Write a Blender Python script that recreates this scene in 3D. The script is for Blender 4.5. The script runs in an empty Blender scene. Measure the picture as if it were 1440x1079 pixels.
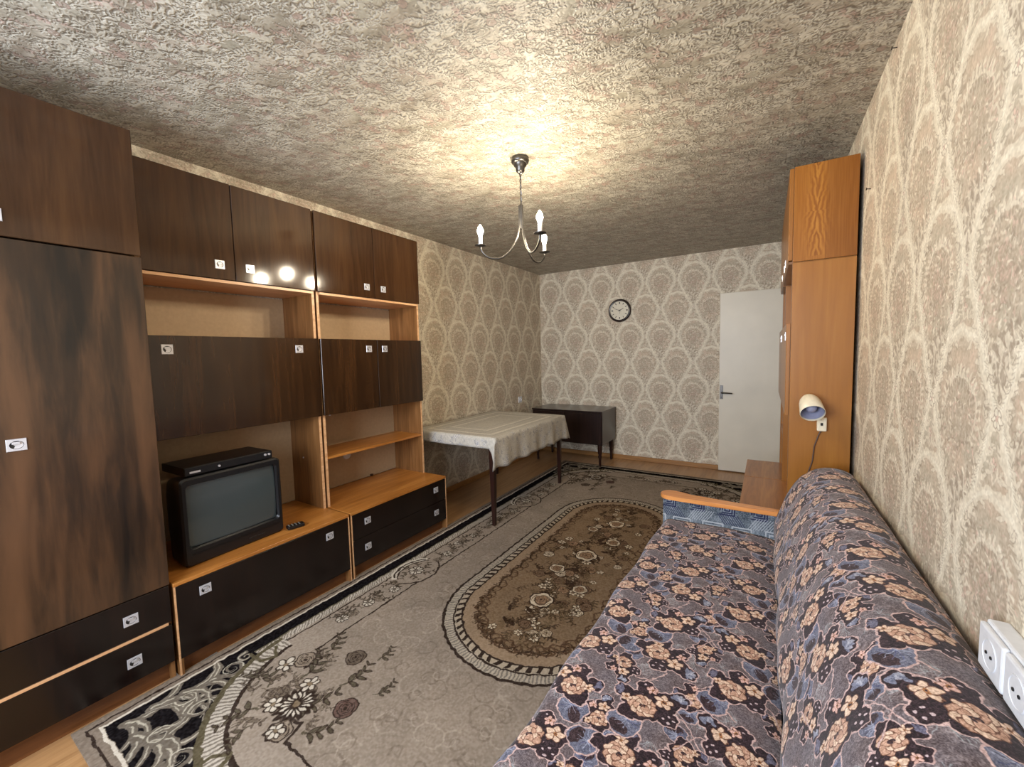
import bpy, bmesh, math, random
import numpy as np
from mathutils import Vector, Matrix
rnd = random.Random(7); nr = np.random.RandomState(5)
PI = math.pi
SC = bpy.context.scene
COL = SC.collection

# ------------------------------------------------------------------ camera, light, exposure
H = 2.5; D = 5.21; XL = -2.75; XR = 0.38; YF = -1.25; CH = 1.3944
cam = bpy.data.cameras.new('camera'); cam.sensor_fit = 'HORIZONTAL'; cam.sensor_width = 36.0
cam.lens = 575.641 / 1440 * 36; cam.clip_start = 0.02
co = bpy.data.objects.new('camera', cam); COL.objects.link(co)
_R = Vector((0.84910427, 0.52767363, -0.0241346)); _U = Vector((-0.01726599, 0.07339108, 0.99715377)); _F = Vector((-0.52794301, 0.84627081, -0.07142749))
co.matrix_world = Matrix(((_R.x, _U.x, -_F.x, 0), (_R.y, _U.y, -_F.y, 0), (_R.z, _U.z, -_F.z, CH), (0, 0, 0, 1)))
SC.camera = co
SC.view_settings.view_transform = 'Standard'; SC.view_settings.look = 'None'
SC.view_settings.gamma = 1.0; SC.view_settings.use_curve_mapping = False
SC.view_settings.exposure = 0.12
BULB = 1020.0
W = bpy.data.worlds.new('sky'); SC.world = W; W.use_nodes = True
W.node_tree.nodes['Background'].inputs[0].default_value = (0.55, 0.68, 1.0, 1); W.node_tree.nodes['Background'].inputs[1].default_value = 1.0
la = bpy.data.lights.new('window_daylight', 'AREA'); la.shape = 'RECTANGLE'; la.size = 1.9; la.size_y = 1.35
la.energy = 140; la.color = (0.81, 0.885, 1.0)
lo = bpy.data.objects.new('window_daylight', la); COL.objects.link(lo); lo.location = (-1.3, YF + 0.03, 1.55); lo.rotation_euler = (PI / 2, 0, 0)
SC.cycles.use_denoising = True
SC.cycles.max_bounces = 8; SC.cycles.diffuse_bounces = 5
SC.cycles.sample_clamp_indirect = 8

# ------------------------------------------------------------------ object helpers
def link(o, parent=None):
    COL.objects.link(o)
    if parent is not None: o.parent = parent
    return o
def thing(name, label, cat, loc=(0, 0, 0), rz=0, group=None):
    o = bpy.data.objects.new(name, None); o.empty_display_size = 0.05; link(o)
    o.location = loc; o.rotation_euler = (0, 0, rz); o['label'] = label; o['category'] = cat
    if group: o['group'] = group
    return o
def tag(o, label, cat, group=None):
    o['label'] = label; o['category'] = cat
    if group: o['group'] = group
    return o
class B:
    def __init__(s): s.bm = bmesh.new(); s.sm = False
    def box(s, x0, x1, y0, y1, z0, z1, bev=0.0, seg=1):
        v = [s.bm.verts.new((x, y, z)) for x in (x0, x1) for y in (y0, y1) for z in (z0, z1)]
        fs = [s.bm.faces.new([v[i] for i in q]) for q in ((0, 1, 3, 2), (4, 6, 7, 5), (0, 4, 5, 1), (2, 3, 7, 6), (0, 2, 6, 4), (1, 5, 7, 3))]
        if bev > 0:
            es = list({e for f in fs for e in f.edges})
            bmesh.ops.bevel(s.bm, geom=es, offset=bev, segments=seg, profile=0.5, affect='EDGES')
        return s
    def ring(s, c, ax, r, n, e1=None):
        ax = Vector(ax).normalized(); e1 = Vector(e1) if e1 is not None else (ax.orthogonal())
        e1 = (e1 - ax * e1.dot(ax)).normalized(); e2 = ax.cross(e1)
        return [s.bm.verts.new(Vector(c) + (e1 * math.cos(2 * PI * k / n) + e2 * math.sin(2 * PI * k / n)) * r) for k in range(n)]
    def skin(s, rings, cap=True):
        n = len(rings[0])
        for a, b in zip(rings, rings[1:]):
            for k in range(n): s.bm.faces.new((a[k], a[(k + 1) % n], b[(k + 1) % n], b[k]))
        if cap:
            s.bm.faces.new(rings[0][::-1]); s.bm.faces.new(rings[-1])
        return s
    def cyl(s, p0, p1, r0, r1=None, n=16):
        ax = Vector(p1) - Vector(p0); e = ax.orthogonal()
        return s.skin([s.ring(p0, ax, r0, n, e), s.ring(p1, ax, r0 if r1 is None else r1, n, e)])
    def lathe(s, c, ax, prof, n=24, cap=True):
        c = Vector(c); ax = Vector(ax).normalized(); e = ax.orthogonal()
        return s.skin([s.ring(c + ax * h, ax, max(r, 1e-4), n, e) for h, r in prof], cap)
    def tube(s, pts, r, n=8):
        P = [Vector(p) for p in pts]; rs = []; e = None
        for i, p in enumerate(P):
            t = (P[min(i + 1, len(P) - 1)] - P[max(i - 1, 0)]).normalized()
            if e is None: e = t.orthogonal()
            e = (e - t * e.dot(t)).normalized()
            rs.append(s.ring(p, t, r[i] if isinstance(r, (list, tuple)) else r, n, e))
        return s.skin(rs)
    def prism(s, poly, fn, a, b, bev=0):
        A = [s.bm.verts.new(fn(u, v, a)) for u, v in poly]; Bv = [s.bm.verts.new(fn(u, v, b)) for u, v in poly]
        n = len(poly); fs = [s.bm.faces.new(A[::-1]), s.bm.faces.new(Bv)]
        for k in range(n): fs.append(s.bm.faces.new((A[k], A[(k + 1) % n], Bv[(k + 1) % n], Bv[k])))
        if bev: bmesh.ops.bevel(s.bm, geom=list(fs[0].edges) + list(fs[1].edges), offset=bev, segments=2, affect='EDGES')
        return s
    def build(s, name, mat, parent=None, smooth=False, kind=None, angle=None):
        bmesh.ops.recalc_face_normals(s.bm, faces=s.bm.faces)
        me = bpy.data.meshes.new(name); s.bm.to_mesh(me); s.bm.free(); me.materials.append(mat)
        if smooth:
            for p in me.polygons: p.use_smooth = True
            if hasattr(me, 'set_sharp_from_angle'): me.set_sharp_from_angle(angle=math.radians(angle or 40))
        o = bpy.data.objects.new(name, me); link(o, parent)
        if kind: o['kind'] = kind
        return o
def recess_plate(name, mat, parent, Y, Z, X, face=1, s=0.047, hgt=0.042, d=0.003):
    """square metal finger-pull with a sunk cup; lies in the plane x = X, proud towards face"""
    b = B(); n = 20; f = face
    def pt(u, v, w): return (X + f * w, Y + u, Z + v)
    hs, hh = s / 2, hgt / 2
    base = [b.bm.verts.new(pt(u, v, 0)) for u, v in ((-hs, -hh), (hs, -hh), (hs, hh), (-hs, hh))]
    top = [b.bm.verts.new(pt(u, v, d)) for u, v in ((-hs + .001, -hh + .001), (hs - .001, -hh + .001), (hs - .001, hh - .001), (-hs + .001, hh - .001))]
    for k in range(4): b.bm.faces.new((base[k], base[(k + 1) % 4], top[(k + 1) % 4], top[k]))
    sq = []; c1 = []; c2 = []; c3 = []
    for k in range(n):
        a = 2 * PI * (k + .5) / n; cu, cv = math.cos(a), math.sin(a); m = max(abs(cu), abs(cv))
        sq.append(b.bm.verts.new(pt(cu / m * (hs - .001), cv / m * (hh - .001), d)))
        c1.append(b.bm.verts.new(pt(cu * hs * .72, cv * hh * .68 , d)))
        c2.append(b.bm.verts.new(pt(cu * hs * .66, cv * hh * .62, d * .45)))
        c3.append(b.bm.verts.new(pt(cu * hs * .3, cv * hh * .26 + .002, d * .15)))
    for A, C in ((sq, c1), (c1, c2), (c2, c3)):
        for k in range(n):
            q = b.bm.faces.new((A[k], A[(k + 1) % n], C[(k + 1) % n], C[k]))
            if A is not sq and (A is c1 or 2 < k < 13): q.material_index = 1  # recess shade painted on the cup wall and upper part of its floor
    b.bm.faces.new(c3)
    # the pull lip that crosses the cup
    b.box(*sorted((X + f * d * .4, X + f * (d + .002))), Y - hs * .45, Y + hs * .3, Z + hh * .12, Z + hh * .5)
    o = b.build(name, mat, parent, smooth=True, angle=25); o.data.materials.append(M['cupshade']); return o

# ------------------------------------------------------------------ material helpers
def srgb(r, g, b):
    f = lambda c: (c / 255) / 12.92 if c / 255 <= .04045 else ((c / 255 + .055) / 1.055) ** 2.4
    return (f(r), f(g), f(b), 1)
def new_mat(name):
    m = bpy.data.materials.new(name); m.use_nodes = True; nt = m.node_tree
    return m, nt, nt.nodes['Principled BSDF'], nt.nodes.new, nt.links.new
def plain(name, col, rough=.5, metal=0, bump=0, coat=0, spec=None, scale=60):
    m, nt, p, N, L = new_mat(name)
    tc = N('ShaderNodeTexCoord'); no = N('ShaderNodeTexNoise'); no.inputs['Scale'].default_value = scale; no.inputs['Detail'].default_value = 4
    L(tc.outputs['Object'], no.inputs['Vector'])
    mx = N('ShaderNodeMixRGB'); mx.blend_type = 'MULTIPLY'; mx.inputs[0].default_value = .25; mx.inputs[1].default_value = col
    L(no.outputs['Fac'], mx.inputs[2]); L(mx.outputs[0], p.inputs['Base Color'])
    p.inputs['Roughness'].default_value = rough; p.inputs['Metallic'].default_value = metal
    if coat: p.inputs['Coat Weight'].default_value = coat; p.inputs['Coat Roughness'].default_value = .1
    if spec is not None: p.inputs['Specular IOR Level'].default_value = spec
    if bump:
        b = N('ShaderNodeBump'); b.inputs['Strength'].default_value = bump; b.inputs['Distance'].default_value = .002
        L(no.outputs['Fac'], b.inputs['Height']); L(b.outputs[0], p.inputs['Normal'])
    return m
def wood(name, stops, grain='z', rough=.25, scale=1.0, band=0.0, coat=.0, dist=1.5, stretch=.07, bandscale=3.0):
    m, nt, p, N, L = new_mat(name)
    tc = N('ShaderNodeTexCoord'); mp = N('ShaderNodeMapping')
    sc = {'x': (stretch, 1, 1), 'y': (1, stretch, 1), 'z': (1, 1, stretch)}[grain]
    mp.inputs['Scale'].default_value = [c * scale for c in sc]
    L(tc.outputs['Object'], mp.inputs['Vector'])
    n1 = N('ShaderNodeTexNoise'); n1.inputs['Scale'].default_value = 22; n1.inputs['Detail'].default_value = 8; n1.inputs['Distortion'].default_value = dist
    n2 = N('ShaderNodeTexNoise'); n2.inputs['Scale'].default_value = 130; n2.inputs['Detail'].default_value = 3
    n3 = N('ShaderNodeTexNoise'); n3.inputs['Scale'].default_value = bandscale; n3.inputs['Detail'].default_value = 2; n3.inputs['Distortion'].default_value = .8
    for n in (n1, n2, n3): L(mp.outputs[0], n.inputs['Vector'])
    a = N('ShaderNodeMath'); a.operation = 'MULTIPLY_ADD'; a.inputs[1].default_value = .3; L(n2.outputs['Fac'], a.inputs[0]); L(n1.outputs['Fac'], a.inputs[2])
    s = N('ShaderNodeMath'); s.operation = 'SUBTRACT'; L(a.outputs[0], s.inputs[0]); s.inputs[1].default_value = .15
    mx = N('ShaderNodeMixRGB'); mx.inputs[0].default_value = band; L(s.outputs[0], mx.inputs[1]); L(n3.outputs['Fac'], mx.inputs[2])
    cr = N('ShaderNodeValToRGB'); e = cr.color_ramp.elements
    e[0].position = stops[0][0]; e[0].color = srgb(*stops[0][1]); e[1].position = stops[-1][0]; e[1].color = srgb(*stops[-1][1])
    for pos, c in stops[1:-1]:
        q = e.new(pos); q.color = srgb(*c)
    L(mx.outputs[0], cr.inputs[0]); L(cr.outputs[0], p.inputs['Base Color'])
    p.inputs['Roughness'].default_value = rough
    if coat: p.inputs['Coat Weight'].default_value = coat; p.inputs['Coat Roughness'].default_value = .08
    b = N('ShaderNodeBump'); b.inputs['Strength'].default_value = .05; b.inputs['Distance'].default_value = .001
    L(n2.outputs['Fac'], b.inputs['Height']); L(b.outputs[0], p.inputs['Normal'])
    return m
def img_from(name, arr):
    h, w = arr.shape[:2]
    im = bpy.data.images.new(name, w, h, alpha=False)
    px = np.ones((h, w, 4), np.float32); px[..., :3] = np.clip(arr, 0, 255) / 255
    im.pixels.foreach_set(px.ravel()); im.update(); im.pack()
    return im
def img_mat(name, im, coords, scale, offset=(0, 0), rough=.6, bump=.2, bdist=.002, spec=.3, sheen=0, uv=False, gain=None):
    m, nt, p, N, L = new_mat(name)
    tc = N('ShaderNodeTexCoord')
    if uv: src = tc.outputs['UV']
    else:
        sp = N('ShaderNodeSeparateXYZ'); L(tc.outputs['Object'], sp.inputs[0]); cb = N('ShaderNodeCombineXYZ')
        L(sp.outputs[coords[0]], cb.inputs[0]); L(sp.outputs[coords[1]], cb.inputs[1]); src = cb.outputs[0]
    mp = N('ShaderNodeMapping'); mp.inputs['Scale'].default_value = (1 / scale[0], 1 / scale[1], 1); mp.inputs['Location'].default_value = (-offset[0] / scale[0], -offset[1] / scale[1], 0)
    L(src, mp.inputs['Vector'])
    t = N('ShaderNodeTexImage'); t.image = im; t.extension = 'REPEAT'; L(mp.outputs[0], t.inputs[0])
    out = t.outputs[0]
    if gain:
        g = N('ShaderNodeMixRGB'); g.blend_type = 'MULTIPLY'; g.inputs[0].default_value = 1; L(out, g.inputs[1]); g.inputs[2].default_value = gain; out = g.outputs[0]
    L(out, p.inputs['Base Color'])
    p.inputs['Roughness'].default_value = rough; p.inputs['Specular IOR Level'].default_value = spec
    if sheen: p.inputs['Sheen Weight'].default_value = sheen
    if bump:
        b = N('ShaderNodeBump'); b.inputs['Strength'].default_value = bump; b.inputs['Distance'].default_value = bdist
        L(t.outputs[0], b.inputs['Height']); L(b.outputs[0], p.inputs['Normal'])
    return m

# ------------------------------------------------------------------ procedural pattern painter
class Cv:
    def __init__(s, w, h, bg): s.w, s.h = w, h; s.a = np.empty((h, w, 3), np.float32); s.a[:] = bg; s.k = 1.0
    def win(s, x0, x1, y0, y1):
        xs = np.arange(int(math.floor(x0)), int(math.ceil(x1)) + 1); ys = np.arange(int(math.floor(y0)), int(math.ceil(y1)) + 1)
        return xs, ys, xs[None, :].astype(np.float32), ys[:, None].astype(np.float32)
    def put(s, xs, ys, al, col):
        ix = np.ix_(ys % s.h, xs % s.w); al = al[..., None]
        s.a[ix] = s.a[ix] * (1 - al) + np.asarray(col, np.float32) * al
    def ell(s, cx, cy, rx, ry, ang, col, al=1.0, ring=None, soft=1.0):
        k = s.k; cx, cy, rx, ry = cx * k, cy * k, rx * k, ry * k; R = max(rx, ry) + 2 + (ring or 0) * k
        xs, ys, X, Y = s.win(cx - R, cx + R, cy - R, cy + R); c, t = math.cos(ang), math.sin(ang)
        u = ((X - cx) * c + (Y - cy) * t) / rx; v = (-(X - cx) * t + (Y - cy) * c) / ry
        d = (np.sqrt(u * u + v * v) - 1) * min(rx, ry)
        m = np.clip(.5 - d / soft, 0, 1) if ring is None else np.clip(ring * k / 2 + .5 - np.abs(d), 0, 1)
        s.put(xs, ys, m * al, col)
    def polar(s, cx, cy, R, fn, col, al=1.0, ring=None):
        k = s.k; cx, cy, R = cx * k, cy * k, R * k
        xs, ys, X, Y = s.win(cx - R * 1.5 - 2, cx + R * 1.5 + 2, cy - R * 1.5 - 2, cy + R * 1.5 + 2)
        d = np.sqrt((X - cx) ** 2 + (Y - cy) ** 2) - fn(np.arctan2(Y - cy, X - cx)) * R
        m = np.clip(.5 - d, 0, 1) if ring is None else np.clip(ring * k / 2 + .5 - np.abs(d), 0, 1)
        s.put(xs, ys, m * al, col)
    def line(s, pts, wd, col, al=1.0, taper=False):
        k = s.k; n = len(pts) - 1
        P = np.array(pts, np.float32) * k
        wm = (max(wd) if isinstance(wd, (list, tuple)) else wd) * k
        xs, ys, X, Y = s.win(P[:, 0].min() - wm - 2, P[:, 0].max() + wm + 2, P[:, 1].min() - wm - 2, P[:, 1].max() + wm + 2)
        M = np.zeros((len(ys), len(xs)), np.float32)
        for i in range(n):
            a, b = P[i], P[i + 1]; w = wm / 2
            if taper: w = wm / 2 * (1 - .85 * (i + .5) / n)
            x0 = max(0, int(min(a[0], b[0]) - w - 2 - xs[0])); x1 = int(max(a[0], b[0]) + w + 3 - xs[0]); y0 = max(0, int(min(a[1], b[1]) - w - 2 - ys[0])); y1 = int(max(a[1], b[1]) + w + 3 - ys[0])
            xx = X[:, x0:x1]; yy = Y[y0:y1]
            dx, dy = b - a; L2 = dx * dx + dy * dy + 1e-6
            t = np.clip(((xx - a[0]) * dx + (yy - a[1]) * dy) / L2, 0, 1)
            d = np.sqrt((xx - a[0] - t * dx) ** 2 + (yy - a[1] - t * dy) ** 2)
            M[y0:y1, x0:x1] = np.maximum(M[y0:y1, x0:x1], np.clip(w + .5 - d, 0, 1))
        s.put(xs, ys, M * al, col)
    def curl(s, x, y, r, a0, wd, col, turn=1.4, sg=1, al=1):
        pts = []
        for i in range(22):
            t = i / 21; a = a0 + sg * t * turn * 2 * PI; q = r * (1 - .8 * t)
            pts.append((x + q * math.cos(a), y + q * math.sin(a)))
        s.line(pts, wd, col, al, taper=True)
    def leafy(s, x, y, L, ang, col, out=None, n=5, al=1.0):
        """a curved sprig with small leaves"""
        pts = [(x + L * t * math.cos(ang + t * .7), y + L * t * math.sin(ang + t * .7)) for t in np.linspace(0, 1, 8)]
        s.line(pts, L * .07, col, al, taper=True)
        for i in range(1, n + 1):
            t = i / n; px, py = x + L * t * math.cos(ang + t * .7), y + L * t * math.sin(ang + t * .7)
            for sg in (-1, 1):
                b = ang + t * .9 + sg * .9; l = L * .17 * (1.2 - t * .6)
                s.ell(px + l * math.cos(b), py + l * math.sin(b), l, l * .38, b, col, al)
                if out is not None: s.ell(px + l * math.cos(b), py + l * math.sin(b), l, l * .38, b, out, al, ring=L * .02)
    def daisy(s, x, y, r, n, pet, out, cen, al=1.0):
        for i in range(n):
            a = 2 * PI * i / n + x * 9
            c = (x + r * .6 * math.cos(a), y + r * .6 * math.sin(a))
            s.ell(*c, r * .42, r * min(.3, 2.2 / n), a, pet, al); s.ell(*c, r * .42, r * min(.3, 2.2 / n), a, out, al, ring=r * .1)
        s.ell(x, y, r * .24, r * .24, 0, cen, al)
    def rose(s, x, y, r, pet, out, dark, al=1.0, ph=0.0):
        s.polar(x, y, r, lambda t: .88 + .12 * np.abs(np.sin(2.5 * t + ph)), out, al)
        s.polar(x, y, r * .9, lambda t: .88 + .12 * np.abs(np.sin(2.5 * t + ph)), pet, al)
        for i, q in enumerate((.72, .52, .34)):
            for j in range(3):
                a = ph + i * .9 + j * 2.1
                s.line([(x + r * q * math.cos(a + t), y + r * q * math.sin(a + t) * .85) for t in np.linspace(0, 1.5, 8)], r * .11, dark, al, taper=True)
        s.ell(x, y, r * .18, r * .14, 0, dark, al)
def vnoise(h, w, cy, cx, seed=0):
    g = np.random.RandomState(seed).rand(cy, cx).astype(np.float32)
    y = np.arange(h) / h * cy; x = np.arange(w) / w * cx
    iy, ix = y.astype(int), x.astype(int); fy, fx = y - iy, x - ix; fy = fy * fy * (3 - 2 * fy); fx = fx * fx * (3 - 2 * fx)
    a = g[iy % cy][:, ix % cx]; b = g[iy % cy][:, (ix + 1) % cx]; c = g[(iy + 1) % cy][:, ix % cx]; d = g[(iy + 1) % cy][:, (ix + 1) % cx]
    fx = fx[None]; fy = fy[:, None]
    return (a * (1 - fx) + b * fx) * (1 - fy) + (c * (1 - fx) + d * fx) * fy

def warp(a, amp, cell, seed):
    """shift every pixel by smooth noise so that the print looks drawn, not ruled"""
    h, w = a.shape[:2]; cy, cx = max(2, h // cell), max(2, w // cell)
    dx = (vnoise(h, w, cy, cx, seed) - .5) * 2 * amp; dy = (vnoise(h, w, cy, cx, seed + 1) - .5) * 2 * amp
    Y, X = np.mgrid[0:h, 0:w]
    return a[(Y + dy).astype(int) % h, (X + dx).astype(int) % w]
def soften(a, k=.5):
    for ax_ in (0, 1): a = a * (1 - k) + k * .5 * (np.roll(a, 1, ax_) + np.roll(a, -1, ax_))
    return a
# ---- damask wallpaper (cell .37 x .655 m, half-drop)
def wallpaper():
    PW, PH = .37, .655; k = 1000; w, h = 370, 655
    c = Cv(w, h, (190, 173, 153)); c.k = k
    n = vnoise(h, w, 16, 9, 2)[..., None]; c.a += (n - .5) * np.array([20, 8, 6], np.float32)
    R = random.Random(3)
    dk = (176, 159, 140); dk2 = (158, 142, 125); pk = (208, 178, 162); cr = (217, 204, 184); cr2 = (227, 216, 197); ol = (182, 170, 142)
    for i in range(900):
        c.ell(R.uniform(0, PW), R.uniform(0, PH), R.uniform(.003, .010), R.uniform(.0012, .003), R.uniform(0, 3.2), R.choice((dk, dk, cr, pk)), .55)
    for ox, oy in ((PW / 2, 0), (0, PH / 2)):
        cx, cy = ox, oy + .30
        # fan of leaves that opens upward from the node
        for i in range(-4, 5):
            a = PI / 2 + i * .105
            c.leafy(cx, oy + .02, .18 - .012 * abs(i), a - .3, cr if i % 2 else dk2, n=7, al=.75)
        # side bands: V below, round arch above
        Wd = PW / 2 - .026; tm = .62; HH = .50
        def bandx(t): return Wd * (t / tm) ** .82 if t < tm else Wd * math.sqrt(max(0, 1 - ((t - tm) / (1 - tm)) ** 2))
        for sx in (-1, 1):
            P_ = [(cx + sx * bandx(t), oy + .02 + t * HH) for t in np.linspace(.0, 1, 60)]
            for i in range(2, 59):
                dx, dy = P_[i + 1][0] - P_[i - 1][0], P_[i + 1][1] - P_[i - 1][1]; a = math.atan2(dy, dx)
                x, y = P_[i]
                if i % 2:
                    for sd in (-1, 1):
                        b = a + sd * (1.0 if i % 4 else .75); l = .020 + .008 * math.sin(i * .9)
                        c.ell(x + l * math.cos(b), y + l * math.sin(b), l * .95, .0062, b, dk2, .5)
                        c.ell(x + l * math.cos(b), y + l * math.sin(b), l * .85, .0048, b, cr, .9)
            for i in range(1, 59): c.line(P_[i:i + 2], .026 + .016 * abs(math.sin(i / 60 * PI * 3)), cr, .85)
            for i in range(1, 59, 1): c.line(P_[i:i + 2], .010, cr2, .8)
            for i in range(2, 57, 1):
                x, y = P_[i]; b = math.atan2(P_[i + 1][1] - P_[i - 1][1], P_[i + 1][0] - P_[i - 1][0]) + sx * 2.4
                c.line([(x, y), (x + .016 * math.cos(b), y + .016 * math.sin(b))], .0028, dk2, .55, taper=True)
            for i in range(3, 57, 5):
                x, y = P_[i]; c.curl(x - sx * .022, y + .006, .012, sx * 1.5, .0035, dk2, sg=sx, al=.7)
            # inner arch
            arc = [(cx + sx * .088 * math.sin(a), cy + .035 + .085 * math.cos(a)) for a in np.linspace(0, 2.3, 26)]
            for i in range(25): c.line(arc[i:i + 2], .011 * (1.1 - i / 34), cr, .7)
            for i in range(0, 26, 2):
                a = i / 25 * 2.3; px, py = arc[i]; b = PI / 2 - sx * a
                c.ell(px + .014 * math.cos(b), py + .014 * math.sin(b), .013, .0048, b, cr, .85)
                c.ell(px - .014 * math.cos(b), py - .014 * math.sin(b), .011, .004, b, dk2, .55)
            c.curl(cx + sx * .03, oy + .085, .02, 0, .0045, dk2, sg=sx, al=.7); c.curl(cx + sx * .06, oy + .15, .018, 1, .0045, cr2, sg=-sx)
        # bouquet
        for i in range(60):
            a = R.uniform(0, 2 * PI); q = R.uniform(0, .065); x, y = cx + q * math.cos(a), cy + .01 + q * 1.15 * math.sin(a)
            c.ell(x, y, R.uniform(.005, .016), R.uniform(.003, .007), R.uniform(0, 3), R.choice((pk, ol, dk, dk2, cr)), .65)
        for u, v, r in ((0, .0, .026), (-.036, -.018, .02), (.034, -.026, .021), (.02, .042, .017), (-.022, .04, .018), (0, -.05, .017)):
            c.rose(cx + u, cy + v, r, R.choice((pk, pk, cr)), dk2, dk, .75, ph=u * 90)
        for i in range(10): c.leafy(cx, cy, .08, i * .63, dk, n=4, al=.6)
        for i in range(260):
            a = R.uniform(0, 2 * PI); q = .12 * math.sqrt(R.random()); x, y = cx + q * math.cos(a), cy + q * 1.2 * math.sin(a)
            c.ell(x, y, R.uniform(.004, .010), R.uniform(.0018, .0035), R.uniform(0, 3.2), R.choice((cr2, cr, dk2, dk2, pk, dk)), .75)
        # node flower and the little diamond over the arch
        c.daisy(cx, oy + .012, .02, 6, cr2, dk2, pk, .9); c.daisy(cx, oy + .575, .014, 5, pk, dk2, cr, .9)
        for sx in (-1, 1): c.leafy(cx, oy + .545, .06, PI / 2 + sx * .9, cr, n=4, al=.8)
    a = warp(warp(c.a, 3.0, 9, 31), 6.0, 26, 33)
    n = vnoise(h, w, 130, 74, 1)[..., None]; a += (n - .5) * 26
    n = vnoise(h, w, 40, 24, 17)[..., None]; a += (n - .5) * 14
    return soften(a, .3) * np.array([.985, 1.0, 1.0], np.float32)
# ---- ceiling paper: dense scrolls and sprigs, their embossing shadows painted in
def ceil_paper():
    k = 560; S = 1.06; w = h = int(S * k); S = w / k
    c = Cv(w, h, (176, 166, 151)); c.k = k; R = random.Random(11)
    n = vnoise(h, w, 8, 8, 6)[..., None]; c.a += (n - .5) * np.array([14, 7, 8], np.float32)
    n = vnoise(h, w, 24, 9, 61)[..., None]; c.a += np.clip((n - .5) * 60, -13, 10)
    for i in range(90):
        x, y, a, L = R.uniform(0, S), R.uniform(0, S), R.choice((0, PI)) + R.gauss(0, .5), R.uniform(.10, .17)
        c.leafy(x + .006, y - .006, L, a, (108, 98, 87), n=8, al=.75); c.leafy(x, y, L, a, (204, 195, 180), n=8, al=.9)  # shifted dark copy paints the shadow of the raised sprig
    dk = (146, 135, 122); dk2 = (98, 88, 78); lt = (206, 198, 184); pk = (190, 164, 152); g0 = (172, 163, 149)
    for i in range(13):
        for j in range(15):
            x = (i + .5 * (j % 2)) / 13 * S + R.uniform(-.02, .02); y = j / 15 * S + R.uniform(-.015, .015)
            typ = (i * 2 + j) % 4; cl = lt if (i + j * 3) % 5 else pk
            for q in range(4):
                a = R.choice((0, PI)) + R.uniform(-.9, .9); L = R.uniform(.035, .065)
                c.leafy(x + .0035, y - .0035, L, a, dk2, n=4, al=.75); c.leafy(x, y, L, a, cl, n=4, al=.95)  # painted relief shadow first, then the leaf
            if typ == 0: c.rose(x, y, .017, pk, dk2, dk, .8, ph=i)
            elif typ == 1:
                a, r_, g = R.uniform(0, 6), R.uniform(.018, .028), R.choice((-1, 1))
                u, v = x + R.uniform(-.03, .03), y + R.uniform(-.02, .02)
                c.curl(u + .003, v - .003, r_, a, .006, dk2, sg=g, al=.8); c.curl(u, v, r_, a, .006, lt, sg=g)  # dark curl below is a painted relief shadow
            elif typ == 2: c.daisy(x, y, .015, 5, lt, dk2, pk, .8)
    for i in range(4200):
        x, y, l, b = R.uniform(0, S), R.uniform(0, S), R.uniform(.003, .009), R.gauss(0, .7)
        c.ell(x + .0015, y - .002, l, .0022, b, dk2, .45); c.ell(x, y, l, .0020, b, R.choice((lt, g0, lt, dk)), .8)  # each fleck gets a painted shadow edge
    n = vnoise(h, w, 30, 10, 63)[..., None]; c.a += np.clip((n - .5) * 34, -8, 8)
    a = warp(c.a, 1.8, 8, 41)
    n = vnoise(h, w, 150, 150, 5)[..., None]; a += (n - .5) * 22
    return soften(a, .3) * np.array([.915, .925, .915], np.float32)
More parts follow.
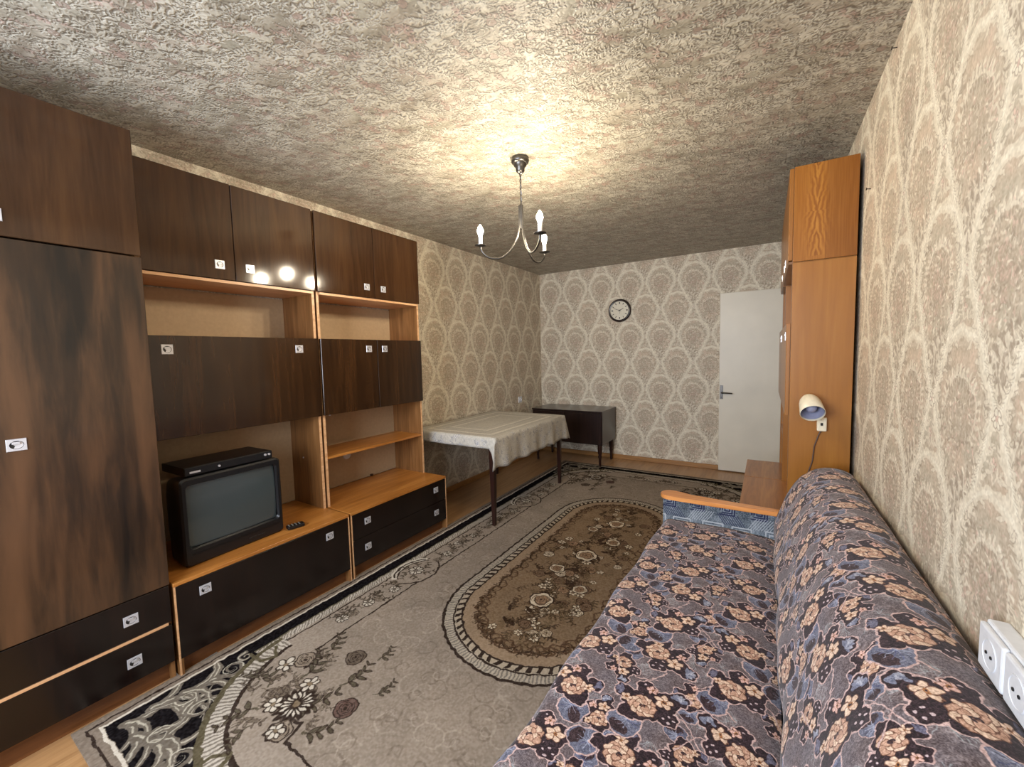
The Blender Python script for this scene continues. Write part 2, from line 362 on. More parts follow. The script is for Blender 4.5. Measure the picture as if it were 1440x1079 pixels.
# ---- floral throw (tile .40 m)
def throw_cloth():
    k = 1900; S = .40; w = h = 760
    c = Cv(w, h, (98, 87, 90)); c.k = k; R = random.Random(21)
    n = vnoise(h, w, 9, 9, 10)[..., None]; c.a += (n - .5) * np.array([8, 14, 20], np.float32)
    line = (190, 162, 158); plum = (38, 20, 26); peach = (186, 148, 126); pe2 = (210, 182, 160); br = (104, 68, 52); blue = (98, 100, 118); bl2 = (156, 162, 184); teal = (150, 156, 160); gy = (132, 120, 122)
    for i in range(60):   # pale ghost leaves in the ground
        x, y, a = R.uniform(0, S), R.uniform(0, S), R.uniform(0, 6)
        for q in range(11):
            b = a + (q - 5) * .24; l = R.uniform(.02, .036)
            c.line([(x, y), (x + l * math.cos(b), y + l * math.sin(b))], .0028, R.choice((teal, gy, (140, 128, 128))), .75, taper=True)
        c.ell(x + .015 * math.cos(a), y + .015 * math.sin(a), .027, .018, a, gy, .6, ring=.0022)
    def cluster(cx, cy, ang, fl, g=1.17):
        ca, sa = math.cos(ang), math.sin(ang)
        T = lambda u, v: (cx + g * ((u * fl) * ca - v * sa), cy + g * ((u * fl) * sa + v * ca))
        sc = lambda m, ph: (lambda t: .82 + .18 * np.abs(np.sin(m / 2 * t + ph)))
        lobes = [((-.018, -.012), .042, 7, .3), ((.034, .008), .030, 5, 1.0), ((.066, .022), .021, 5, .6), ((-.05, .024), .020, 4, .1), ((.0, .040), .022, 5, .8), ((.03, -.034), .022, 5, .2), ((-.048, -.034), .02, 4, .2)]
        # half-moon leaf that trails to the next cluster
        c.polar(*T(-.058, -.066), .038 * g, sc(3, .4), line); c.polar(*T(-.058, -.066), .0345 * g, sc(3, .4), blue)
        c.ell(*T(-.070, -.076), .013 * g, .022 * g, ang + .7, (52, 34, 38), 1)
        for q in range(12):
            b = q * .55
            c.line([T(-.050, -.058), T(-.052 + .024 * math.cos(b), -.058 + .022 * math.sin(b))], .0026, R.choice((bl2, bl2, (74, 80, 120))), .85, taper=True)
        # long thin outline stem
        c.line([T(.05 + .03 * t, -.03 - .075 * t + .03 * math.sin(3 * t)) for t in np.linspace(0, 1, 9)], .0034, line)
        for p, r, m, ph in lobes: c.polar(*T(*p), (r + .0036) * g, sc(m, ph), line)
        for p, r, m, ph in lobes: c.polar(*T(*p), r * g, sc(m, ph), plum)
        for q in range(7):
            b = -.4 + q * .5; c.ell(*T(.064 + .009 * math.cos(b), .02 + .009 * math.sin(b)), .010 * g, .0042 * g, b + ang, R.choice(((110, 114, 134), (150, 152, 166))), .95)
        for q in range(5):
            b = 1.6 + q * .6; c.ell(*T(-.052 + .008 * math.cos(b), .026 + .008 * math.sin(b)), .009 * g, .0036 * g, b + ang, (98, 96, 116), .95)
        # large open rose built of petals
        x, y = T(-.016, -.012)
        for q in range(9):
            b = ang + q * .70 + .3; r_ = .0185 * g
            px, py = x + r_ * math.cos(b), y + r_ * math.sin(b)
            c.polar(px, py, .013 * g, sc(3, b), br); c.polar(px, py, .0112 * g, sc(3, b), pe2 if q % 2 else peach)
        for q in range(6):
            b = ang + q * 1.05; r_ = .010 * g; px, py = x + r_ * math.cos(b), y + r_ * math.sin(b)
            c.polar(px, py, .0098 * g, sc(3, b), br, .9); c.polar(px, py, .0082 * g, sc(3, b), peach if q % 2 else pe2)
        c.line([(x + .005 * g * math.cos(t), y + .0035 * g * math.sin(t)) for t in np.linspace(0, 4.5, 9)], .0035, plum, .9)
        # second and third flowers: five petals each
        for (u, v), r_ in (((.032, .008), .013), ((-.046, .006), .008), ((.012, .036), .008)):
            x, y = T(u, v); r_ *= g
            for q in range(5):
                b = q * 1.257 + u * 50; px, py = x + r_ * .8 * math.cos(b), y + r_ * .8 * math.sin(b)
                c.ell(px, py, r_ * .85, r_ * .62, b, br); c.ell(px, py, r_ * .74, r_ * .5, b, pe2 if v < .03 else (206, 168, 158))
            c.ell(x, y, r_ * .38, r_ * .38, 0, (150, 100, 60)); c.ell(x, y, r_ * .16, r_ * .16, 0, plum)
        for u, v in ((.022, -.036), (.034, -.028), (.03, -.046), (.042, -.038), (.0, .05)): c.ell(*T(u, v), .0032 * g, .0028 * g, 0, (186, 166, 170))
    for x, y, a, f in ((.205, .225, 1.2, 1), (.0, .205, -2.0, 1), (.205, .02, 2.2, -1), (.0, .01, .6, 1)): cluster(x, y, a, f, .78)
    cluster(.10, .10, .1, 1); cluster(.30, .13, -.9, 1); cluster(.10, .30, -.3, -1); cluster(.30, .325, .35, 1)
    a = warp(c.a, 5.0, 15, 51)
    n = vnoise(h, w, 250, 250, 9)[..., None]; a += (n - .5) * 66
    n = vnoise(h, w, 84, 84, 12)[..., None]; a += (n - .5) * 34
    return soften(a, .4)
# ---- rug
RW, RL = 2.34, 4.44
def rug_img():
    k = 430; qw, qh = int(RW / 2 * k), int(RL / 2 * k)
    fld = (138, 125, 111); blk = (24, 21, 22); drk = (52, 42, 36); crm = (190, 180, 164); edg = (120, 107, 94); gr = (118, 109, 98)
    c = Cv(qw + 60, qh + 60, fld); c.k = k; hh, ww = c.h, c.w; R = random.Random(5)
    for i in range(150):  # tone-on-tone scrolls
        x, y = R.uniform(.4, RW / 2), R.uniform(.3, RL / 2)
        c.curl(x, y, R.uniform(.03, .07), R.uniform(0, 6), .010, R.choice(((154, 141, 126), (120, 107, 94))), sg=R.choice((-1, 1)), turn=1.1, al=.8)
    X = (np.arange(ww) / k)[None, :]; Y = (np.arange(hh) / k)[:, None]
    dm = np.minimum(X, Y) + 0 * X * Y
    dist = np.sqrt((X - .72) ** 2 + (Y - .72) ** 2)
    corner = (dist > .51) & (X + Y < 1.35) & ((X < .72) & (Y < .72)) & ((X < .62) | (Y < .2)) & ((Y < .62) | (X < .2))
    def m(mask, col): c.a[mask] = col
    m((dm > .145) & (dm < .395) , (144, 131, 117))
    m((dm < .16), blk)
    m(corner, blk)
    # scroll acanthus in the black corner
    sk = (104, 95, 84); sl = (176, 168, 150)
    cm = c.a.copy()
    for x, y, L, a in ((.12, .12, .22, .5), (.12, .2, .26, 1.1), (.22, .12, .26, .1), (.16, .36, .2, 1.2), (.36, .15, .2, .1), (.26, .26, .16, 2.2), (.3, .14, .22, .6), (.14, .3, .2, .7)):
        for q in range(3):
            pts = [(x + L * t * math.cos(a + q * .25 + t * 1.3 * (1 if q % 2 else -1)), y + L * t * math.sin(a + q * .25 + t * 1.3 * (1 if q % 2 else -1))) for t in np.linspace(0, 1, 14)]
            c.line(pts, .04, sk, 1, taper=True); c.line(pts, .009, sl, .9, taper=True)
    for x, y, r in ((.17, .47, .05), (.47, .17, .05), (.29, .3, .05), (.18, .3, .04), (.3, .17, .045), (.14, .54, .03)):
        c.curl(x, y, r, R.uniform(0, 6), .02, sk, turn=1.3); c.curl(x, y, r, R.uniform(0, 6), .007, sl, turn=1.3)
    keep = ~(corner | (dm < .16)); c.a[keep] = cm[keep]
    # plain outer edge, thin lines and black band
    band = (dm > .070) & (dm < .146) & ~corner & (np.maximum(X, Y) > .6)
    m(band, blk)
    m(dm < .07, edg); m((dm > .03) & (dm < .038), drk); m((dm > .058) & (dm < .068), crm)
    n = c.a * 1
    # straight ribbons
    rib = (dm > .15) & (dm < .192) & (np.maximum(X, Y) > .58)
    st = (np.sin((X + Y) * 2 * PI / .018) > -.2)
    m(rib & st, (176, 166, 152)); m(rib & ~st, gr)
    m((dm > .14) & (dm < .15) & (np.maximum(X, Y) > .58), (92, 84, 66))
    m((dm > .203) & (dm < .212) & (np.maximum(X, Y) > .58), drk)
    m((dm > .388) & (dm < .397) & (np.maximum(X, Y) > .74), drk)
    # arc ribbon
    ang = np.arctan2(Y - .72, X - .72)
    qd = (X < .70) & (Y < .70) & (X + Y < 1.2)
    inr = qd & (X > .14) & (Y > .14)
    m(inr & (dist < .565) & (dist > .535), (84, 76, 58)); m(inr & (dist < .475) & (dist > .458), drk)
    r2 = inr & (dist < .54) & (dist > .475); st = np.sin(ang * .5 / .018 * 2 * PI) > -.2
    m(r2 & st, (176, 166, 152)); m(r2 & ~st, gr)
    m(inr & (dist < .458) , (143, 130, 116))
    for x, y, sx in ((.15, .60, 1), (.60, .15, -1)):
        P = [(.15, .56), (.235, .56), (.27, .61), (.20, .65)]
        if sx < 0: P = [(b, a) for a, b in P]
        c.line(P, .016, (84, 76, 58)); 
    P = [(.395, .76), (.395, .735), (.47, .71), (.455, .64)]
    c.line(P, .012, drk); c.line([(b, a) for a, b in P], .012, drk)
    P = [(.62, .40), (.70, .36), (.74, .43), (.84, .43)]
    # floral spray in the corner medallion
    for (x, y, r, nn) in ((.61, .51, .075, 16), (.53, .46, .04, 6), (.66, .40, .04, 6), (.36, .61, .045, 5)):
        c.daisy(x, y, r, nn, crm, drk, (120, 104, 84))
    c.rose(.41, .67, .05, (138, 124, 108), drk, drk); c.rose(.67, .41, .05, (138, 124, 108), drk, drk)
    c.rose(.60, .80, .05, (96, 84, 72), drk, drk); c.rose(.8, .6, .05, (96, 76, 68), drk, drk)
    for x, y, L, a in ((.5, .42, .13, 3.6), (.42, .5, .13, 2.2), (.5, .6, .16, 1.4), (.6, .5, .16, .2), (.45, .75, .12, 1.3), (.75, .45, .12, .2), (.68, .66, .14, .8), (.35, .5, .1, 2.7), (.55, .36, .1, 4.4), (.7, .84, .09, .9), (.84, .7, .09, .6)):
        c.leafy(x, y, L, a, (84, 76, 62), out=drk, n=4)
    for i in range(26):
        a = R.uniform(0, 6.3); q = R.uniform(.02, .24); x, y = .52 + q * math.cos(a) , .52 + q * math.sin(a)
        if math.hypot(x - .72, y - .72) > .43: continue
        c.leafy(x, y, R.uniform(.05, .1), R.uniform(0, 6.3), R.choice(((104, 92, 78), (122, 110, 94))), out=drk, n=4, al=.8)
    for (x, y, r, nn) in ((.61, .51, .07, 16), (.53, .46, .038, 6), (.66, .40, .036, 6), (.56, .60, .04, 6)): c.daisy(x, y, r, nn, crm, drk, (120, 104, 84))
    # floral strips between the two lines
    v = .95; i = 0
    while v < RL / 2:
        for sw in (0, 1):
            x, y = (.30, v) if sw == 0 else (v, .30)
            if sw and v > RW / 2 - .02: continue
            kx = R.uniform(-.03, .03); px, py = (x + kx, y) if sw == 0 else (x, y + kx)
            if i % 3 == 0: c.daisy(px, py, .034, 8, crm, drk, gr)
            elif i % 3 == 1: c.rose(px, py, .03, (140, 126, 110), drk, drk)
            c.leafy(px, py, .075, R.uniform(0, 6.3), (92, 82, 68), out=drk, n=3); c.leafy(px, py, .07, R.uniform(0, 6.3), (80, 72, 60), out=drk, n=3)
        v += .055; i += 1
    # cartouche on the long side
    for sw, (x, y) in enumerate(((.285, 1.50), )):
        P = [(x + .135 * math.cos(t), y + .16 * math.sin(t)) for t in np.linspace(-1.25, 1.25, 24)]
        c.ell(x, y, .135, .155, 0, (144, 131, 117)); c.line(P, .011, drk)
        P = [(x - .115 * math.cos(t), y + .15 * math.sin(t)) for t in np.linspace(-1.1, 1.1, 24)]
        c.line(P, .04, crm); c.line(P, .011, drk); c.line([(a + .028, b) for a, b in P], .009, drk)
        c.daisy(x, y, .05, 9, crm, drk, gr)
        for q in range(6): c.leafy(x + .04 * math.cos(q), y + .04 * math.sin(q), .08, q * 1.05, (92, 82, 68), out=drk, n=3)
    # oval medallion
    cx, cy, a_, l_ = RW / 2, RL / 2, .515, .685
    dy = np.maximum(np.abs(Y - cy) - l_, 0); d = np.sqrt((X - cx) ** 2 + dy ** 2)
    s_ = np.where(np.abs(Y - cy) < l_, Y, cy + np.sign(Y - cy) * l_ + np.arctan2(dy * np.sign(Y - cy), np.abs(X - cx)) * .45)
    m(d < .52, (168, 156, 138)); m((d < .52) & (d > .505), drk)
    h1 = (np.sin(s_ * 2 * PI / .016 + d * 40) > .2) & (d < .503) & (d > .462); m(h1, (120, 112, 102))
    m((d < .462) & (d > .453), drk)
    m((d < .45) & (d > .415), (164, 150, 130)); m((np.sin(s_ * 2 * PI / .05 + d * 60) > .25) & (d < .45) & (d > .415), drk)
    m((d < .418) & (d > .409), drk)
    m(d < .409, (142, 121, 98))
    sc = .315 + .022 * np.abs(np.sin(s_ * PI / .125))
    m(d < sc, (122, 101, 78)); m((d < sc + .006) & (d > sc - .006), (56, 42, 32))
    for q in range(24):
        s = q / 23 * 1.5
        if s < .7: x, y, aa = cx - .31, cy - .685 + (.7 - s) * .98, PI
        else:
            t = (s - .7) / .8 * PI / 2; x, y, aa = cx - .31 * math.cos(t), cy - .685 - .31 * math.sin(t), PI + t
        c.curl(x, y, .042, aa + 1, .012, (86, 66, 49), turn=1.0, sg=1 if q % 2 else -1); c.curl(x, y, .05, aa - .6, .007, (66, 49, 36), turn=.5, sg=-1)
        c.leafy(x, y, .05, aa + R.uniform(-1, 1), (72, 58, 44), n=3)
    q = c.a[:qh, :qw]
    full = np.concatenate([q, q[:, ::-1]], 1); full = np.concatenate([full, full[::-1]], 0)
    F = Cv(full.shape[1], full.shape[0], fld); F.a = full.copy(); F.k = k
    pal = ((176, 158, 132), (146, 118, 92), (112, 90, 70), (196, 180, 154)); gl = ((88, 70, 52), (102, 84, 62), (74, 58, 44))
    for i in range(230):
        t = R.uniform(-.93, .93); wd_ = .06 + .15 * (1 - abs(t) / 1.0) * (.6 + .4 * math.cos(t * 9)); x = cx + max(-.23, min(.23, R.gauss(0, wd_))); y = cy + t
        F.leafy(x, y, R.uniform(.05, .10), R.uniform(0, 6.3), R.choice(gl), out=(46, 35, 26) if i % 2 else None, n=4)
        z = R.random()
        if z < .18: F.rose(x, y, R.uniform(.025, .045), R.choice(pal), (50, 38, 30), (64, 48, 36), ph=i)
        elif z < .4: F.daisy(x, y, R.uniform(.02, .034), 6, pal[3], (52, 40, 30), pal[2])
        elif z < .55: F.ell(x, y, .028, .012, R.uniform(0, 3), (58, 44, 34))
    for x, y, r in ((-.03, -.60, .075), (.02, .60, .07), (0, 0, .08), (.1, .27, .055), (-.1, -.25, .055), (.12, -.4, .045), (-.11, .42, .045)):
        F.rose(cx + x, cy + y, r, pal[3], (46, 34, 28), (96, 74, 56), ph=r * 90); F.rose(cx + x, cy + y, r * .6, pal[1], (60, 46, 36), (70, 54, 42), ph=r * 50)
    F.a = warp(F.a, 2.2, 9, 61)
    nn = vnoise(F.h, F.w, F.h // 3, F.w // 3, 3)[..., None]; F.a += (nn - .5) * 22
    nn = vnoise(F.h, F.w, 40, 22, 4)[..., None]; F.a *= 1 + (nn - .5) * .08
    return F.a
def cloth_img():
    k = 420; w, h = int(1.2 * k), int(1.7 * k); c = Cv(w, h, (186, 181, 170)); c.k = k; R = random.Random(6)
    lt = (224, 219, 207); dk = (150, 147, 144); dk2 = (112, 114, 126)
    def ringed(d, wd, col, al):
        x0, x1, y0, y1 = .02 + d, .885 - d, .12 + d, 1.39 - d
        c.line([(x0, y0), (x1, y0), (x1, y1), (x0, y1), (x0, y0)], wd, col, al)
    for d, wd, col, al in ((.05, .012, dk, .5), (.09, .03, lt, .7), (.13, .008, dk, .6), (.2, .02, dk, .4), (.23, .03, lt, .6), (.31, .01, dk, .5)): ringed(d, wd, col, al)
    for i in range(900):
        x, y = R.uniform(0, 1.2), R.uniform(0, 1.7); sk = x > .895 or y < .10 or y > 1.41
        if sk or R.random() < .25:
            if R.random() < .5: c.daisy(x, y, R.uniform(.010, .018), 6, lt, dk2 if sk else dk, dk, .85 if sk else .5)
            else: c.leafy(x, y, R.uniform(.02, .04), R.uniform(0, 6.3), dk2 if sk else dk, n=3, al=.7 if sk else .35)
    a = c.a; n = vnoise(h, w, h // 3, w // 3, 91)[..., None]; a += (n - .5) * 24
    return a
def veneer():
    w, h = 290, 480; Y, X = np.mgrid[0:h, 0:w].astype(np.float32); x = np.abs(X - 112) / w; y = Y / h
    n = vnoise(h, w, 14, 9, 71) + .5 * vnoise(h, w, 40, 24, 72)
    env = np.exp(-(x / (.07 + .14 * np.clip((.66 - np.abs(y - .42)) , 0, 1))) ** 2)
    f = np.sin((y * 12 + 40 * x * np.where(y > .5, -1, 1) * (1 - .6 * x) + n * 1.6) * 2.4)
    g = vnoise(h, w, 5, 120, 73)
    a = np.empty((h, w, 3), np.float32); a[:] = (150, 96, 36)
    a += (env * f * (y > .04))[..., None] * np.array([20, 19, 11], np.float32) + (g - .5)[..., None] * 16
    a -= np.where(X > 150, 12, 0)[..., None] * np.array([1, .8, .4], np.float32) + (x * 20)[..., None]
    return soften(a, .5)
def upholstery():
    c = Cv(360, 360, (104, 112, 120)); c.k = 360 / .3; R = random.Random(4)
    n = vnoise(360, 360, 90, 90, 8)[..., None]; c.a += (n - .5) * 60; n = vnoise(360, 360, 8, 8, 18)[..., None]; c.a += (n - .5) * 50
    nav = (44, 48, 74); lt = (168, 172, 176)
    for (x, y, s) in ((.06, .22, .035), (.21, .22, .035), (.14, .08, .05), (.28, .08, .045)):
        for q in range(3):
            r = s * (1 - q * .33); col = nav if s < .04 else lt
            c.line([(x - r, y - r), (x + r, y - r), (x + r, y + r), (x - r, y + r), (x - r, y - r * .3)], .007, col)
    for i in range(9): c.line([(.01 + i * .012, .13), (.05 + i * .012, .19)], .004, lt, .8)
    for i in range(9): c.line([(.16 + i * .012, .19), (.2 + i * .012, .13)], .004, nav, .8)
    return c.a

WP = img_from('damask_pattern', wallpaper()); CP = img_from('ceiling_pattern', ceil_paper())
TH = img_from('throw_pattern', throw_cloth()); RG = img_from('rug_pattern', rug_img())
LC = img_from('lace_pattern', cloth_img()); UP = img_from('upholstery_pattern', upholstery()); VN = img_from('veneer_pattern', veneer())

# ------------------------------------------------------------------ materials
M = {}
OX, OZ = -1.293 , 1.557   # a lattice node on the back wall
M['wp_back'] = img_mat('wallpaper_back', WP, ('X', 'Z'), (.37, .655), (OX - .185, OZ), rough=.55, bump=.25, spec=.25)
M['wp_side'] = img_mat('wallpaper_side', WP, ('Y', 'Z'), (.37, .655), (.05, OZ), rough=.55, bump=.25, spec=.25)
M['ceil'] = img_mat('ceiling_paper', CP, ('X', 'Y'), (1.06, 1.06), rough=.45, bump=1, bdist=.008, spec=.35)
M['throw'] = img_mat('floral_throw', TH, None, (.40, .40), rough=.85, bump=.35, bdist=.003, spec=.15, sheen=.15, uv=True)
M['rug'] = img_mat('rug_weave', RG, ('X', 'Y'), (RW, RL), (-1.03 - RW / 2, .33), rough=1, bump=.15, spec=.0)
M['lace'] = img_mat('lace_cloth', LC, None, (1.2, 1.7), (0, -.10), rough=.6, bump=.3, spec=.3, uv=True)
M['uphol'] = img_mat('grey_upholstery', UP, ('X', 'Z'), (.3, .3), rough=.9, bump=.3, spec=.1)
dark = [(.3, (28, 15, 8)), (.5, (44, 27, 14)), (.7, (64, 40, 21))]
M['dark'] = wood('dark_walnut', dark, 'z', rough=.22, band=.45, coat=.35, bandscale=5)
M['dark_fig'] = wood('figured_walnut', [(.34, (20, 14, 10)), (.45, (44, 30, 19)), (.56, (72, 49, 31)), (.7, (86, 59, 38))], 'z', rough=.3, band=.75, coat=.2, stretch=.12, bandscale=7)
M['dark_up'] = wood('brown_walnut', [(.3, (42, 25, 13)), (.5, (58, 37, 21)), (.7, (74, 49, 28))], 'z', rough=.10, band=.5, bandscale=4)
M['base'] = wood('black_walnut', [(.3, (12, 6, 4)), (.5, (19, 9, 7)), (.7, (30, 17, 11))], 'z', rough=.2, band=.4)
M['edge'] = wood('beech_edge', [(.3, (190, 142, 100)), (.7, (222, 178, 134))], 'y', rough=.35)
M['side'] = wood('orange_side', [(.3, (108, 73, 40)), (.5, (128, 88, 50)), (.7, (146, 104, 63))], 'z', rough=.32)
M['shelf'] = wood('orange_shelf', [(.3, (146, 90, 36)), (.5, (168, 108, 48)), (.7, (184, 124, 60))], 'y', rough=.3)
M['cup'] = wood('orange_cupboard', [(.3, (132, 84, 30)), (.5, (146, 94, 35)), (.7, (158, 106, 44))], 'z', rough=.3, band=.5, bandscale=4)
M['cup_fig'] = img_mat('figured_orange', VN, ('X', 'Z'), (.27, .48), (-.02, 1.835), rough=.3, bump=0, spec=.4)
M['backp'] = plain('tan_hardboard', srgb(186, 160, 126), .6)
M['plinth'] = wood('brown_plinth', [(.3, (88, 52, 26)), (.7, (120, 76, 42))], 'y', rough=.4)
M['steel'] = plain('brushed_steel', srgb(232, 232, 238), .3, metal=.55, scale=200)
M['cupshade'] = plain('cup_shade_metal', srgb(70, 68, 68), .3, metal=.7)  # darker metal tone standing in for shade inside the pull cup
M['bronze'] = plain('dark_pewter', srgb(92, 89, 86), .32, metal=.9, scale=120)
M['black'] = plain('black_plastic', srgb(14, 14, 16), .35)
M['char'] = plain('charcoal_plastic', srgb(22, 23, 26), .32)
M['white'] = plain('white_plastic', srgb(226, 228, 232), .35)
M['cream'] = plain('cream_enamel', srgb(232, 222, 196), .3)
M['inner'] = plain('shade_inside', srgb(150, 152, 176), .4)
M['door'] = plain('white_door_paint', srgb(226, 218, 200), .4, scale=3)
M['dresser'] = wood('espresso', [(.3, (22, 12, 10)), (.7, (44, 28, 24))], 'z', rough=.28, coat=.3)
M['leg'] = plain('mahogany_leg', srgb(46, 24, 18), .3)
M['floorm'] = wood('floor_boards', [(.3, (142, 104, 66)), (.5, (166, 126, 84)), (.7, (182, 142, 98))], 'y', rough=.35, coat=.1, bandscale=6, band=.3)
M['skirt'] = wood('skirting', [(.3, (138, 96, 50)), (.7, (168, 122, 70))], 'x', rough=.4)
M['dial'] = plain('clock_dial', srgb(228, 220, 200), .4)
M['rim'] = plain('clock_rim', srgb(38, 22, 14), .25)
M['wire'] = plain('grey_wire', srgb(120, 116, 108), .5)
M['brownwire'] = plain('brown_wire', srgb(70, 44, 26), .5)
M['sofa'] = plain('sofa_fabric', srgb(92, 86, 92), .9)
M['armwood'] = wood('arm_wood', [(.3, (196, 124, 62)), (.7, (222, 152, 86))], 'x', rough=.25, coat=.3)
m, nt, p, N, L = new_mat('bulb_glow'); p.inputs['Base Color'].default_value = (1, .9, .75, 1)
p.inputs['Emission Color'].default_value = (1, .86, .64, 1); p.inputs['Emission Strength'].default_value = BULB; M['bulb'] = m
m, nt, p, N, L = new_mat('tv_glass'); p.inputs['Base Color'].default_value = srgb(62, 70, 72); p.inputs['Roughness'].default_value = .18; p.inputs['Coat Weight'].default_value = .6; M['screen'] = m
m, nt, p, N, L = new_mat('window_glass'); p.inputs['Base Color'].default_value = (1, 1, 1, 1); p.inputs['Transmission Weight'].default_value = 1; p.inputs['Roughness'].default_value = 0; M['glass'] = m

# ------------------------------------------------------------------ room shell
B().box(XL - .1, XR + .1, YF - .1, D + .1, -.1, 0).build('floor', M['floorm'], kind='structure')
B().box(XL - .1, XR + .1, YF - .1, D + .1, H, H + .1).build('ceiling', M['ceil'], kind='structure')
B().box(XL - .1, XL, YF - .1, D + .1, 0, H).build('wall_left', M['wp_side'], kind='structure')
B().box(XR, XR + .1, YF - .1, D + .1, 0, H).build('wall_right', M['wp_side'], kind='structure')
B().box(XL, XR, D, D + .1, 0, H).build('wall_back', M['wp_back'], kind='structure')
wx0, wx1, wz0, wz1 = -2.3, -.3, .85, 2.25
B().box(XL, wx0, YF - .1, YF, 0, H).box(wx1, XR, YF - .1, YF, 0, H).box(wx0, wx1, YF - .1, YF, 0, wz0).box(wx0, wx1, YF - .1, YF, wz1, H).build('wall_front', M['wp_back'], kind='structure')
wf = B()
for a, b_, c_, d_ in ((wx0, wx0 + .06, wz0, wz1), (wx1 - .06, wx1, wz0, wz1), (wx0 + .06, wx1 - .06, wz0, wz0 + .06), (wx0 + .06, wx1 - .06, wz1 - .06, wz1), (-1.33, -1.27, wz0 + .06, wz1 - .06)):
    wf.box(a, b_, YF - .08, YF - .03, c_, d_)
wn = wf.build('window_1', M['door'], kind='structure')
B().box(wx0 + .06, -1.33, YF - .06, YF - .055, wz0 + .06, wz1 - .06).build('pane', M['glass'], wn)
B().box(-1.27, wx1 - .06, YF - .06, YF - .055, wz0 + .06, wz1 - .06).build('pane', M['glass'], wn)
B().box(XL, XL + .016, 2.47, D, 0, .055, .004).build('baseboard_left', M['skirt'], kind='structure')
B().box(XL + .016, -.46, D - .016, D, 0, .055, .004).build('baseboard_back', M['skirt'], kind='structure')
# door, standing a little proud of the back wall
dr = B().box(-.456, .345, D - .045, D - .004, .012, 2.015, .003).build('door_1', M['door'], kind='structure')
B().box(-.447, -.415, D - .049, D - .044, .83, .985, .002).build('handle_plate', M['bronze'], dr)
hb = B().cyl((-.431, D - .049, .905), (-.431, D - .095, .905), .009).tube([(-.431, D - .092, .905), (-.40, D - .097, .905), (-.32, D - .097, .900)], [.009, .009, .007]).build('door_handle', M['bronze'], dr, smooth=True)
B().cyl((-.431, D - .0495, .85), (-.431, D - .052, .85), .006).build('keyhole', M['black'], dr)

# ------------------------------------------------------------------ left wall furniture
XF = -2.18      # front of the deep base units
XU = -2.39      # front of the shallow upper units
T = .016
def pulls(par, X, *yz, face=1):
    for y, z in yz: recess_plate('handle', M['steel'], par, y, z, X, face)
def pair(a, b): return (min(a, b), max(a, b))
def fx(X, f, d): return sorted((X, X - f * d))   # slab from front plane X inwards
# wardrobe
w = thing('wardrobe', 'tall dark walnut wardrobe with streaked doors at the left edge, floor to near ceiling', 'wardrobe', (-2.46, .2, 0))
def loc(o, t):  # geometry is written in room coordinates; move it into the thing's frame
    o.data.transform(Matrix.Translation(-Vector(t.location))); return o
def P(t, b, name, mat, par=None, **k):
    o = b.build(name, mat, par or t, **k); return loc(o, t)
y0, y1, zt = -.325, .655, 2.325
xb = XL + .012
P(w, B().box(xb, XF - .02, y0, y0 + T, .008, zt), 'side_panel', M['side'])
P(w, B().box(xb, XF - .02, y1 - T, y1, .008, zt), 'side_panel', M['side'])
P(w, B().box(xb, XF - .02, y0 + T, y1 - T, zt - T, zt), 'top_panel', M['side'])
P(w, B().box(xb, XF - .0, y0 + T, y1 - T, .259, .27), 'divider', M['edge'])
P(w, B().box(XF - .06, XF - .042, y0 + T, y1 - T, 0, .085), 'plinth', M['plinth'])
P(w, B().box(xb, xb + .005, y0 + T, y1 - T, .1, zt - T), 'back_panel', M['backp'])
for a, b_, hy in ((y0, .128, .05), (.131, y1, .276)):
    d = P(w, B().box(XF - .02, XF, a + .001, b_ - .001, .436, 1.825, .0015), 'door', M['dark_fig'])
    h = recess_plate('handle', M['steel'], d, hy, 1.125, XF); loc(h, w)
    d = P(w, B().box(XF - .02, XF, a + .001, b_ - .001, 1.831, zt, .0015), 'top_door', M['dark_up'])
    h = recess_plate('handle', M['steel'], d, hy, 1.90, XF); loc(h, w)
for a, b_, hz in ((.272, .432, .352), (.09, .257, .174)):
    d = P(w, B().box(XF - .02, XF, y0 + .001, y1 - .004, a, b_, .0015), 'drawer', M['base'])
    for hy in (-.19, .521): h = recess_plate('handle', M['steel'], d, hy, hz, XF); loc(h, w)

